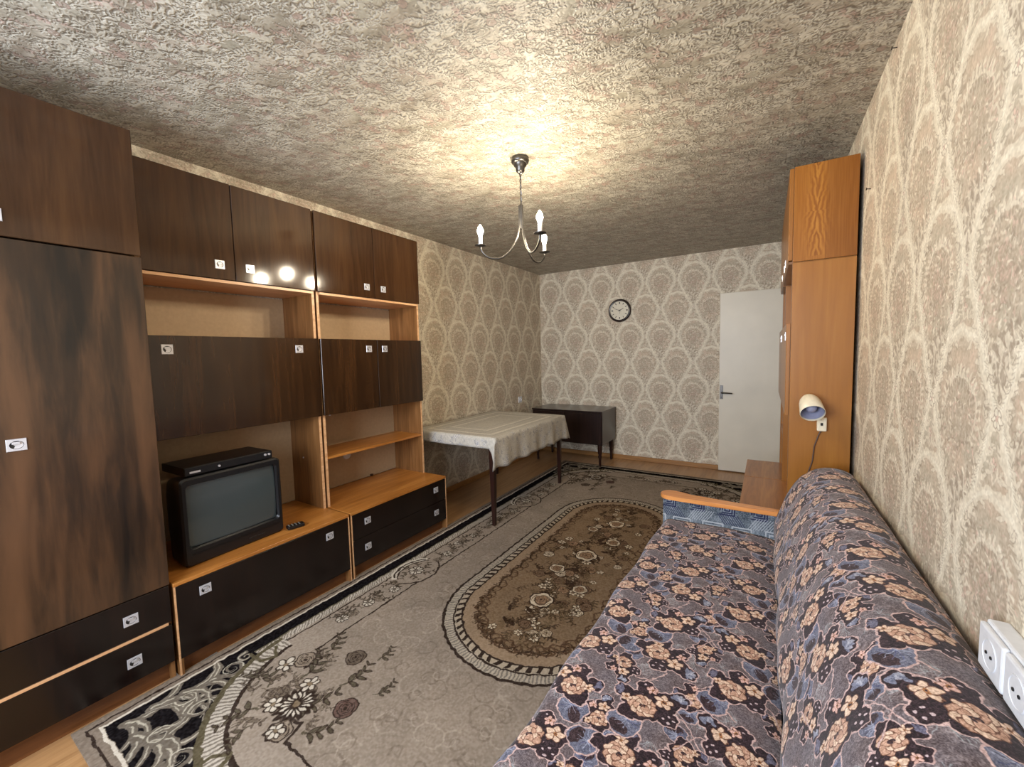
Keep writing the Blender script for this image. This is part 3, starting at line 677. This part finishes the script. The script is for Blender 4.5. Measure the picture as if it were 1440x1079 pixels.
def bay(name, label, y0, y1, f, XFr, XUp, xwall, top_split, doors_top, doors_mid, base, shelves, mats, extra=None, mid_lock=None, base_z=.43, z0=0.0, upper_z=(1.81, 2.31), midh=(), toph=(), basem=None):
    """one bay: deep base with worktop, shallow upper part with top doors, open niche, middle doors, open shelf.  f=+1 fronts look to +x"""
    t = thing(name, label, 'wall unit', ((XFr + xwall) / 2, (y0 + y1) / 2, 0))
    bx = lambda xa, xc, *r, **k: B().box(*pair(xa, xc), *r, **k)
    xw = xwall
    # base
    for ya in (y0, y1 - T): P(t, bx(xw, XFr - f * .001, ya, ya + T, z0, base_z - T), 'base_side', mats['side']); P(t, bx(XFr - f * .0009, XFr + f * .0006, ya, ya + .007 if ya == y0 else ya + T, z0, base_z - T) if ya == y0 else bx(XFr - f * .0009, XFr + f * .0006, y1 - .007, y1, z0, base_z - T), 'base_edge', mats['edge'])
    P(t, bx(xw, XFr + f * .001, y0, y1, base_z - T, base_z, bev=.001), 'worktop', mats['shelf'])
    P(t, bx(XFr - f * .055, XFr - f * .04, y0 + T, y1 - T, z0, .075), 'plinth', M['plinth'])
    P(t, bx(xw, XFr - f * .025, y0 + T, y1 - T, .075, .085), 'base_floor', mats['side'])
    for nm, a, b_, hs in base:
        d = P(t, bx(XFr - f * .019, XFr, y0 + .007, y1 - .007, a, b_, bev=.0015), nm, basem or M['base'])
        for hy, hz in hs: loc(recess_plate('handle', M['steel'], d, hy, hz, XFr, f), t)
    # upper carcass
    for ya in (y0, y1 - T): P(t, bx(xw, XUp - f * .02, ya, ya + T, base_z, upper_z[1] - .002), 'side_panel', mats['side'])
    for ya in (y0, y1 - T): P(t, bx(XUp - f * .0199, XUp - f * .0185, ya, ya + T, base_z, upper_z[1] - .002), 'edge_strip', mats['edge'])
    for z, nm in ((upper_z[0] - .012, 'shelf'), (upper_z[1] - T, 'top_panel')): P(t, bx(xw, XUp - f * (.018 if nm == 'top_panel' else .002), y0 + T, y1 - T, z, z + .014), nm, mats['edge'])
    for z in (1.50, 1.03): P(t, bx(xw, XUp - f * .022, y0 + T, y1 - T, z, z + T), 'shelf', mats['shelf'])
    for z in shelves: P(t, bx(xw + f * .02, XUp - f * .022, y0 + T, y1 - T, z - T, z, bev=.001), 'shelf', mats['shelf'])
    P(t, bx(xw, xw + f * .004, y0 + T, y1 - T, base_z + .004, upper_z[0] - .02), 'back_panel', M['backp'])
    ya = y0
    for yb, hy in doors_top:
        d = P(t, bx(XUp - f * .018, XUp, ya + .002, yb - .002, upper_z[0] + .006, upper_z[1], bev=.0015), 'top_door', mats['top'])
        loc(recess_plate('handle', M['steel'], d, hy, 1.889, XUp, f, s=.044, hgt=.044), t); ya = yb
    ya = y0
    for yb, hys in doors_mid:
        d = P(t, bx(XUp - f * .018, XUp, ya + .002, yb - .002, 1.032, 1.521, bev=.0015), 'middle_door', mats['mid'])
        for hy in hys: loc(recess_plate('handle', M['steel'], d, hy, 1.456, XUp, f, s=.046, hgt=.046), t)
        ya = yb
    return t
mats = dict(side=M['side'], shelf=M['shelf'], edge=M['edge'], top=M['dark_up'], mid=M['dark'])
ya, ym, yb = .665, 1.550, 2.45
tvb = bay('wall_unit', 'wall unit bay next to the wardrobe with television niche and wide flap', ya, ym, 1, XF, XU, xb, None,
    [(1.102, 1.030), (ym, 1.176)], [(ym, (.783, 1.424))], [('flap', .082, .412, ((.782, .350), (1.416, .346)))], [], mats)
rb = bay('wall_unit', 'wall unit bay beside the table with open shelves above four-handled drawers', ym + .014, yb, 1, XF, XU, xb, None,
    [(2.008, 1.941), (yb, 2.086)], [(2.006, (1.934,)), (yb, (2.074,))], [('drawer', .2475, .412, ((1.687, .343), (2.332, .350))), ('drawer', .082, .2455, ((1.682, .173), (2.331, .170)))], [.757], mats)
P(rb, B().cyl((xb + .0045, 1.954, .652), (xb + .012, 1.954, .652), .034, .03, 24), 'socket_cover', M['white'], smooth=True)
P(rb, B().cyl((XU - .06, 1.64, 1.03), (XU - .06, 1.64, 1.018), .009, .007, 12), 'lock', M['steel'])
P(tvb, B().cyl((-2.6, 1.540, .744), (-2.6, 1.530, .744), .006, .005, 10), 'shelf_peg', M['steel'])
P(rb, B().box(xb + .005, xb + .02, 2.16, 2.18, .432, .446), 'cable_clip', M['brownwire'])

# television, player, remote
tvz = .431
tv = thing('television', 'black tube television with dark grey screen standing in the wall unit niche', 'television', (-2.30, .985, tvz), math.radians(-3.5) * -1)
def L2(t, b, name, mat, par=None, **k): return b.build(name, mat, par or t, **k)
hw, hh = .238, .42
# in tv frame: +x is the front
bz = B()
def rr(w2, z0, z1, r, n=5):
    pts = []
    for cx_, cz_, a0 in ((w2 - r, z0 + r, -PI / 2), (w2 - r, z1 - r, 0), (-w2 + r, z1 - r, PI / 2), (-w2 + r, z0 + r, PI)):
        for i in range(n + 1):
            a = a0 + i / n * PI / 2; pts.append((cx_ + r * math.cos(a), cz_ + r * math.sin(a)))
    return pts
def rings(b, specs):
    rs = [[b.bm.verts.new((x, u, z)) for u, z in rr(w2, z0, z1, r)] for x, w2, z0, z1, r in specs]
    return rs
b = B(); rs = rings(b, [(-.035, hw, 0, hh, .02), (.0, hw, 0, hh, .022), (.008, hw - .008, .008, hh - .008, .02), (.008, hw - .022, .078, hh - .030, .018), (-.006, hw - .028, .084, hh - .036, .02)])
b.skin(rs, cap=False); L2(tv, b, 'front_bezel', M['char'], smooth=True, angle=30)
b = B(); rs = rings(b, [(-.035, hw - .002, 0.002, hh - .002, .02), (-.13, hw - .006, .004, hh - .01, .03), (-.30, hw * .72, .03, hh * .82, .04), (-.37, hw * .62, .05, hh * .74, .04)])
b.skin(rs); L2(tv, b, 'rear_shell', M['black'], smooth=True, angle=35)
b = B(); n = 14; g = [[None] * (n + 1) for _ in range(n + 1)]
for i in range(n + 1):
    for j in range(n + 1):
        u, v = i / n * 2 - 1, j / n * 2 - 1
        g[i][j] = b.bm.verts.new((-.004 + .016 * (1 - .5 * (u * u + v * v)) - .012, u * (hw - .029), .234 + v * .149))
for i in range(n):
    for j in range(n): b.bm.faces.new((g[i][j], g[i + 1][j], g[i + 1][j + 1], g[i][j + 1]))
L2(tv, b, 'screen', M['screen'], smooth=True)
b = B()
for z in (.058, .052): b.box(.007, .0095, -.21, .21, z, z + .002)
L2(tv, b, 'speaker_slot', M['black'])
b = B()
for i in range(4): b.box(.007, .0105, .05 + i * .022, .064 + i * .022, .026, .032, .001)
L2(tv, b, 'button_row', M['black'])
pl = thing('media_player', 'flat black media player box lying on top of the television', 'player', (-2.31, .985, tvz + hh + .001), math.radians(2))
L2(pl, B().box(-.24, -.004, -.205, .205, .004, .044, .002), 'case', M['black'])
L2(pl, B().box(-.004, .0, -.203, .203, .006, .042, .001), 'front_panel', M['char'])
for ky, kz, kr in ((.165, .028, .006), (.185, .028, .006), (-.06, .024, .005)): L2(pl, B().cyl((0, ky, kz), (.006, ky, kz), kr), 'knob', M['steel'], smooth=True)
L2(pl, B().box(0, .0015, -.185, -.14, .015, .024), 'badge', M['steel'])
for sx in (-.2, -.03):
    for sy in (-.18, .18): L2(pl, B().cyl((sx, sy, 0), (sx, sy, .004), .01, n=10), 'foot', M['black'])
rc = thing('remote_control', 'small black remote control lying beside the television', 'remote', (-2.285, 1.275, .4312), math.radians(-12))
L2(rc, B().box(-.022, .022, -.045, .045, 0, .02, .005, 2), 'body', M['black'])
b = B()
for i in range(4):
    for j in range(3): b.cyl((-.012 + j * .012, -.034 + i * .018, .0195), (-.012 + j * .012, -.034 + i * .018, .022), .0035, n=8)
L2(rc, b, 'buttons', M['wire'])
# loose wire on the floor by the units
tag(B().tube([(-2.214, .648, .075), (-2.208, .652, .03), (-2.202, .662, .004), (-2.203, .70, .004), (-2.207, .76, .004), (-2.213, .82, .004)], .003, 6).build('cable', M['wire']), 'thin pale cable curving from the wardrobe foot under the television bay', 'cable')

# ------------------------------------------------------------------ rug
tag(B().box(-1.03 - RW / 2, -1.03 + RW / 2, .33, .33 + RL, .0005, .008).build('rug', M['rug']), 'large grey-brown floral rug with a dark-edged oval centre medallion', 'rug')

# ------------------------------------------------------------------ table and cloth
tx0, tx1, ty0, ty1, tz = -2.71, -1.815, 2.625, 3.93, .735
tb = thing('dining_table', 'rectangular table on tapered dark legs under a pale cloth, against the left wall', 'table', ((tx0 + tx1) / 2, (ty0 + ty1) / 2, .0))
P(tb, B().box(tx0, tx1, ty0, ty1, tz - .02, tz, .002), 'tabletop', M['leg'])
P(tb, B().box(tx0 + .05, tx1 - .05, ty0 + .04, ty0 + .058, tz - .10, tz - .02).box(tx0 + .05, tx1 - .05, ty1 - .058, ty1 - .04, tz - .10, tz - .02).box(tx0 + .05, tx0 + .068, ty0 + .058, ty1 - .058, tz - .10, tz - .02).box(tx1 - .068, tx1 - .05, ty0 + .058, ty1 - .058, tz - .10, tz - .02), 'apron', M['leg'])
for lx in (tx0 + .045, tx1 - .045):
    for ly in (ty0 + .035, ty1 - .035):
        zb = .0085 if lx > -2.2 else .0005
        P(tb, B().skin([[v for v in (lambda bb, r, z: [bb.verts.new((lx + sx * r, ly + sy * r, z)) for sx, sy in ((-1, -1), (1, -1), (1, 1), (-1, 1))])(bb_, r, z)] for bb_, r, z in ()]) if False else (lambda q: q.skin([[q.bm.verts.new((lx + sx * r, ly + sy * r, z)) for sx, sy in ((-1, -1), (1, -1), (1, 1), (-1, 1))] for r, z in ((.013, zb), (.024, tz - .0205))]))(B()), 'leg', M['leg'])
def cloth():
    b = B(); uvs = {}
    zt_ = tz + .002; nx, ny = 36, 48
    X0, X1, Y0, Y1 = tx0 - .004, tx1 + .006, ty0 - .006, ty1 + .006
    # one sheet: parameter grid that continues over each edge as a skirt
    dl, dn, df = .22 + .022, .088, .20
    us = [X0 + (X1 - X0) * i / nx for i in range(nx + 1)]; us2 = [(u, 0) for u in us] + [(X1, dl * i / 10) for i in range(1, 11)]
    vs2 = [(Y0, dn * i / 5) for i in range(5, 0, -1)] + [(Y0 + (Y1 - Y0) * j / ny, 0) for j in range(ny + 1)] + [(Y1, df * i / 8) for i in range(1, 9)]
    g = []
    for iu, (x, du) in enumerate(us2):
        row = []
        for iv, (y, dv) in enumerate(vs2):
            near = iv < 5; far = iv > 5 + ny
            z = zt_ + .0015 * math.sin(x * 17 + y * 9) * math.sin(y * 13)
            px, py = x, y; drop = 0
            if du > 0 and dv == 0:
                drop = du * (1 + .03 * math.sin(y * 21)); s = du / dl
                px = x + .004 + s * (.010 + .011 * math.sin(y * 16 + 1) + .006 * math.sin(y * 37)) 
            elif dv > 0 and du == 0:
                drop = dv; s = dv / (dn if near else df); sg = -1 if near else 1
                # the short near hem is pulled down towards the free corner
                if near: drop = dv * (1 + 1.7 * max(0, 1 - (X1 - x) / .05) ** 2)
                py = y + sg * (.003 + s * (.006 + .005 * math.sin(x * 24)))
            elif du > 0 and dv > 0:
                mx_ = dn if near else df; s = dv / mx_; sg = -1 if near else 1
                drop = max(du, dv * 1.0); q = du / dl
                px = x + .004 + .012 * q * (1 - s * .4); py = y + sg * (.004 + (.05 if near else .10) * q * (.3 + .7 * s)); drop = du * (1 - .0 * s) + dv * .12
                if du / dl < .12: drop = max(drop, dv * (2.7 if near else 1))
            row.append(b.bm.verts.new((px, py, z - drop))); uvs[row[-1]] = ((x - X0) + du, (y - Y0) + (-dv if near else dv))
        g.append(row)
    for i in range(len(g) - 1):
        for j in range(len(g[0]) - 1): b.bm.faces.new((g[i][j], g[i + 1][j], g[i + 1][j + 1], g[i][j + 1]))
    uv = b.bm.loops.layers.uv.new('UVMap')
    for f in b.bm.faces:
        for l in f.loops: l[uv].uv = uvs[l.vert]
    o = b.build('tablecloth', M['lace'], smooth=True, angle=80)
    md = o.modifiers.new('thick', 'SOLIDIFY'); md.thickness = .0015; md.offset = 1
    return o
tag(cloth(), 'cream lace-patterned tablecloth hanging over the dark-legged table', 'tablecloth')

# ------------------------------------------------------------------ low dark dresser
ds = thing('sideboard', 'low dark espresso sideboard on turned legs in the far left corner', 'sideboard', (-2.125, 4.90, 0))
P(ds, B().box(-2.60, -1.655, 4.665, 5.165, .275, .668, .002), 'body', M['dresser'])
P(ds, B().box(-2.605, -1.65, 4.65, 5.17, .669, .685, .002), 'top_panel', M['dresser'])
for a, b_ in ((-2.592, -2.131), (-2.127, -1.663)):
    d = P(ds, B().box(a, b_, 4.650, 4.664, .285, .66, .002), 'door', M['dresser'])
for lx in (-2.55, -1.70):
    for ly in (4.70, 5.12):
        zb = .0085 if ly < 4.77 and lx > -2.2 else .0005
        P(ds, B().lathe((lx, ly, 0), (0, 0, 1), [(zb, .012), (.02, .014), (.10, .016), (.13, .024), (.15, .018), (.17, .026), (.24, .028), (.275, .028)], 14), 'leg', M['leg'], smooth=True)

# ------------------------------------------------------------------ wall clock
cl = thing('wall_clock', 'round wall clock with dark rim and cream dial', 'clock', (-1.601, D - .002, 1.915))
b = B(); prof = [(.0, .138), (.018, .146), (.03, .14), (.034, .13), (.028, .118)]
b.lathe((0, 0, 0), (0, -1, 0), prof, 40, cap=False); L2(cl, b, 'rim', M['rim'], smooth=True, angle=60)
L2(cl, B().cyl((0, -.001, 0), (0, -.02, 0), .122, n=40), 'dial', M['dial'])
for k in range(12):
    a = k * PI / 6; b = B(); s_ = .004 if k % 3 else .006
    c_, q = math.sin(a), math.cos(a)
    b.prism([(c_ * r + q * w_, q * r - c_ * w_) for r, w_ in ((.083, -s_), (.083, s_), (.105, s_), (.105, -s_))], lambda u, v, d: (u, -d, v), .0202, .0215)
    L2(cl, b, 'hour_mark', M['rim'])
for ang, ln, w_ in ((math.radians(292), .085, .003), (math.radians(62), .055, .0045), (math.radians(180), .045, .0015)):
    c_, q = math.sin(ang), math.cos(ang); b = B()
    b.prism([(c_ * r + q * w__, q * r - c_ * w__) for r, w__ in ((-.015, -w_), (-.015, w_), (ln, w_ * .6), (ln, -w_ * .6))], lambda u, v, d: (u, -d, v), .022, .0235)
    L2(cl, b, 'hand', M['rim'])

# ------------------------------------------------------------------ sockets, nails
so = thing('power_socket', 'small white power socket on the left wall above the table', 'socket', (XL, 4.593, .798))
L2(so, B().box(0, .012, -.04, .04, -.04, .04, .004, 2), 'plate', M['white'])
L2(so, B().lathe((.0125, 0, 0), (1, 0, 0), [(0, .024), (.008, .024), (.008, .019), (.001, .018)], 20), 'socket_ring', M['white'], smooth=True)
so = thing('power_socket', 'white double surface-mounted socket on the right wall above the sofa back', 'socket', (XR, .968, .847))
L2(so, B().box(-.03, 0, -.095, .095, -.045, .045, .004, 2), 'back_box', M['white'])
for yy in (-.047, .047):
    o = L2(so, B().box(-.04, -.03, yy - .044, yy + .044, -.041, .041, .004, 2), 'socket_plate', M['white'])
    b = B(); b.lathe((-.0398, yy, 0), (-1, 0, 0), [(0, .027), (.0015, .027), (.0015, .024), (.0006, .0235)], 22); L2(so, b, 'socket_ring', M['white'], o, smooth=True)
    b = B()
    for q in (-.009, .009): b.cyl((-.0402, yy + q, 0), (-.042, yy + q, 0), .003, n=10)
    L2(so, b, 'pin_hole', M['black'], o)
for y_, z_, lb in ((2.073, 2.465, 'small dark nail high on the right wall just under the ceiling'), (2.45, 2.09, 'small dark nail on the right wall beside the tall orange cupboard')):
    tag(B().cyl((XR + .004, y_, z_), (XR - .014, y_, z_ + .003), .0022, .0018, 8).cyl((XR - .014, y_, z_ + .003), (XR - .0165, y_, z_ + .0032), .006, n=10).build('nail', M['rim']), lb, 'nail')

# ------------------------------------------------------------------ chandelier
cx, cy = -1.205, 2.075
ch = thing('chandelier', 'pewter chandelier with three candle lamps hanging from the ceiling', 'chandelier', (cx, cy, H))
L2(ch, B().lathe((0, 0, -.0005), (0, 0, -1), [(0, .046), (.006, .050), (.022, .051), (.030, .046), (.034, .038), (.044, .036), (.052, .028), (.058, .026), (.074, .024), (.082, .016), (.090, .006)], 32), 'canopy', M['bronze'], smooth=True)
b = B(); n = 60
for ph in (0, PI):
    b.tube([(.0035 * math.cos(ph + t * 16), .0035 * math.sin(ph + t * 16), -.088 - t * .172) for t in [i / n for i in range(n + 1)]], .0028, 6)
L2(ch, b, 'twisted_cord', M['bronze'], smooth=True)
L2(ch, B().lathe((0, 0, -.255), (0, 0, -1), [(0, .006), (.006, .011), (.03, .012), (.1, .011), (.135, .009), (.14, .004)], 16), 'stem', M['bronze'], smooth=True)
for ang in (213, 84, 324):
    a = math.radians(ang); ca, sa = math.cos(a), math.sin(a)
    ctl = [(.010, -.262), (.011, -.33), (.014, -.39), (.030, -.45), (.065, -.51), (.11, -.548), (.15, -.556), (.19, -.548), (.218, -.528), (.233, -.505), (.236, -.487)]
    pts = []
    for i in range(len(ctl) - 1):
        p0, p1, p2, p3 = ctl[max(i - 1, 0)], ctl[i], ctl[i + 1], ctl[min(i + 2, len(ctl) - 1)]
        for j in range(4):
            t = j / 4; f = lambda k: .5 * (2 * p1[k] + (p2[k] - p0[k]) * t + (2 * p0[k] - 5 * p1[k] + 4 * p2[k] - p3[k]) * t * t + (3 * p1[k] - p0[k] - 3 * p2[k] + p3[k]) * t ** 3)
            pts.append((f(0), f(1)))
    pts.append(ctl[-1])
    arm = L2(ch, B().tube([(r * ca, r * sa, z) for r, z in pts], .0055, 10), 'arm', M['bronze'], smooth=True)
    ex, ey = .236 * ca, .236 * sa
    L2(ch, B().lathe((ex, ey, -.490), (0, 0, 1), [(0, .008), (.004, .02), (.007, .033), (.010, .034), (.009, .018), (.009, .012)], 22), 'drip_dish', M['bronze'], arm, smooth=True)
    L2(ch, B().cyl((ex, ey, -.482), (ex, ey, -.428), .0115, n=16), 'candle_sleeve', M['white'], arm, smooth=True)
    L2(ch, B().lathe((ex, ey, -.4275), (0, 0, 1), [(0, .009), (.008, .012), (.022, .0175), (.036, .0165), (.05, .010), (.062, .003)], 14), 'bulb', M['bulb'], arm, smooth=True)

# ------------------------------------------------------------------ right wall furniture: orange cupboard with deep base
RX = XR - .018; RU = .085
mo = dict(side=M['cup'], shelf=M['shelf'], edge=M['side'], top=M['cup'], mid=M['cup'])
rt = bay('wall_unit', 'tall orange wooden cupboard behind the sofa arm with deep low base', 2.62, 3.51, -1, -.13, RU, RX, None,
    [(3.07, 2.99), (3.51, 3.18)], [(3.51, (2.74, 3.39))], [('flap', .09, .412, ((2.75, .35), (3.38, .35)))], [], mo, base_z=.43, z0=.0085, upper_z=(1.84, 2.31), basem=M['dark'])
P(rt, B().box(RU + .02, RX, 2.606, 2.619, 1.835, 2.31, .001), 'top_side_veneer', M['cup_fig'])
P(rt, B().box(RU + .02, RX, 2.606, 2.619, .0085, 1.829, .001), 'side_veneer', M['cup'])
rt2 = bay('wall_unit', 'far orange cupboard bay between the near bay and the white door', 3.516, 4.06, -1, -.13, RU, RX, None,
    [(4.06, 3.58)], [(4.06, (3.58,))], [('flap', .09, .412, ((3.79, .35),))], [.76], mo, z0=.0085, upper_z=(1.84, 2.31), basem=M['dark'])

# reading lamp on the cupboard side
lp = thing('reading_lamp', 'small cream spot lamp mounted on the side of the orange cupboard', 'lamp', (.243, 2.606, 1.0))
L2(lp, B().box(-.02, .02, -.03, 0, -.036, .036, .005, 2), 'mount_plate', M['cream'])
L2(lp, B().box(-.006, .004, -.034, -.0295, -.006, .008, .001), 'switch', M['black'])
ax = Vector((.10, -.80, -.58)).normalized(); mc = Vector((-.047, -.125, .068)) - ax * .055
L2(lp, B().tube([(.0, -.028, .02), (-.002, -.036, .06), (-.02, -.045, .10), tuple(mc - ax * .058)], .006, 8), 'lamp_arm', M['cream'], smooth=True)
L2(lp, B().lathe(mc - ax * .065, ax, [(-.004, .010), (0, .022), (.012, .032), (.03, .042), (.05, .047), (.12, .053), (.122, .051), (.05, .045), (.03, .037), (.012, .029), (.006, .015)], 28), 'shade', M['cream'], smooth=True, angle=50)
L2(lp, B().lathe(mc - ax * .052, ax, [(0, .018), (.001, .030), (.03, .041), (.10, .049)], 28, cap=False), 'shade_lining', M['inner'], smooth=True)
b = B(); b.lathe(mc - ax * .04, ax, [(0, .014), (.02, .014), (.035, .022), (.055, .026), (.072, .018), (.078, .006)], 16); L2(lp, b, 'lamp_bulb', M['inner'], smooth=True)
L2(lp, B().tube([(-.003, -.012, -.036), (-.012, -.012, -.06), (-.028, -.010, -.12), (-.034, -.008, -.2), (-.05, -.008, -.26), (-.07, -.008, -.33)], .0028, 6), 'cord', M['brownwire'], smooth=True)

# ------------------------------------------------------------------ sofa and covers
sy0, sy1 = .28, 2.445
sf = thing('sofa', 'long upholstered sofa along the right wall with wooden-topped far arm', 'sofa', (-.08, 1.4, .008))
P(sf, B().box(-.485, .36, sy0, sy1, .0085, .20, .01, 2), 'base', M['sofa'])
P(sf, B().box(-.49, .10, sy0 + .01, sy1 - .008, .201, .388, .03, 4), 'seat_cushion', M['sofa'], smooth=True)
bp = [(.105, .21), (.105, .392), (.074, .43), (.076, .50), (.102, .59), (.126, .66), (.160, .725), (.199, .768), (.245, .786), (.30, .786), (.338, .768), (.354, .735), (.356, .60), (.356, .21)]
P(sf, B().prism(bp, lambda u, v, d: (u, d, v), sy0 + .01, sy1 - .008), 'backrest', M['sofa'], smooth=True)
arm = P(sf, B().box(-.505, .36, 2.448, 2.553, .0085, .528, .008, 2), 'armrest', M['uphol'])
tip = [(-.43 + -.085 * 0, 2.44)]
cap = [(.078, 2.443), (.078, 2.50), (-.12, 2.507), (-.36, 2.522), (-.41, 2.545)]
for i in range(0, 13):
    a = PI / 2 + i / 12 * PI * .92; cap.append((-.465 + .062 * math.cos(a), 2.500 + .062 * math.sin(a)))
cap.append((-.42, 2.441))
P(sf, B().prism(cap, lambda u, v, d: (u, v, d), .529, .551, bev=.004), 'armrest_cap', M['armwood'], arm, smooth=True, angle=30)
def sheet(name, prof, ys, label, jig, off):
    """prof: list of (x,z) with arc-length uv; swept along y"""
    b = B(); s = [0]
    for (a, c), (d, e) in zip(prof, prof[1:]): s.append(s[-1] + math.hypot(d - a, e - c))
    g = []
    for i, (x, z) in enumerate(prof):
        row = []
        for y in ys:
            dx, dz = jig(i, x, z, y, s[i])
            row.append(b.bm.verts.new((x + dx, y, z + dz)))
        g.append(row)
    uv = b.bm.loops.layers.uv.new('UVMap')
    for i in range(len(prof) - 1):
        for j in range(len(ys) - 1):
            f = b.bm.faces.new((g[i][j], g[i + 1][j], g[i + 1][j + 1], g[i][j + 1]))
            for l, (p_, q_) in zip(f.loops, ((i, j), (i + 1, j), (i + 1, j + 1), (i, j + 1))): l[uv].uv = (s[p_] + off[0], ys[q_] + off[1])
    bmesh.ops.recalc_face_normals(b.bm, faces=b.bm.faces)
    o = b.build(name, M['throw'], smooth=True, angle=80)
    md = o.modifiers.new('thick', 'SOLIDIFY'); md.thickness = .002; md.offset = 0
    return tag(o, *label)
def dens(P_, n=6):
    o = []
    for i in range(len(P_) - 1):
        p0, p1, p2, p3 = P_[max(i - 1, 0)], P_[i], P_[i + 1], P_[min(i + 2, len(P_) - 1)]
        for j in range(n):
            t = j / n; o.append(tuple(.5 * (2 * p1[k] + (p2[k] - p0[k]) * t + (2 * p0[k] - 5 * p1[k] + 4 * p2[k] - p3[k]) * t * t + (3 * p1[k] - p0[k] - 3 * p2[k] + p3[k]) * t ** 3) for k in (0, 1)))
    return o + [P_[-1]]
ysl = [sy0 - .01 + (2.437 - sy0 + .01) * i / 110 for i in range(111)]
def jseat(i, x, z, y, s):
    t = (2.445 - y) / 1.6
    dx = -.042 * min(1.2, max(0, t)) * max(0, min(1, (-.15 - x) / .33)) + (.006 * math.sin(y * 13 + z * 5) if x < -.48 else 0)
    dz = .002 * math.sin(x * 19 + y * 7) + .002 * math.sin(y * 15 - x * 8) if z > .38 else 0
    return dx, dz
sp = dens([(-.505, .06), (-.508, .22), (-.506, .36), (-.495, .398), (-.468, .413), (-.40, .419), (-.2, .422), (-.02, .418), (.03, .413), (.050, .408)], 5)
sheet('sofa_cover', sp, ysl, ('floral throw with peach roses spread over the sofa seat', 'throw'), jseat, (.11, .03))
def jback(i, x, z, y, s):
    k = .004 * math.sin(y * 11 + z * 9) + .003 * math.sin(y * 23 + 2)
    e = max(0, (y - 2.38) / .06); return -k * (1 if x < .17 else 0), (.003 * math.sin(y * 8) if z > .78 else 0) - .004 * max(0, min(1, e)) ** 2
bk = dens([(.046, .430), (.050, .50), (.080, .59), (.105, .66), (.145, .738), (.190, .789), (.245, .812), (.302, .812), (.346, .792), (.366, .76), (.367, .70)], 6)
sheet('sofa_cover', bk, [y + .004 for y in ysl], ('floral throw with peach roses hung over the sofa backrest', 'throw'), jback, (.02, .21))
for o in bpy.data.objects:
    if o.name.startswith('sofa_cover'): o['group'] = 'floral throws on the sofa'
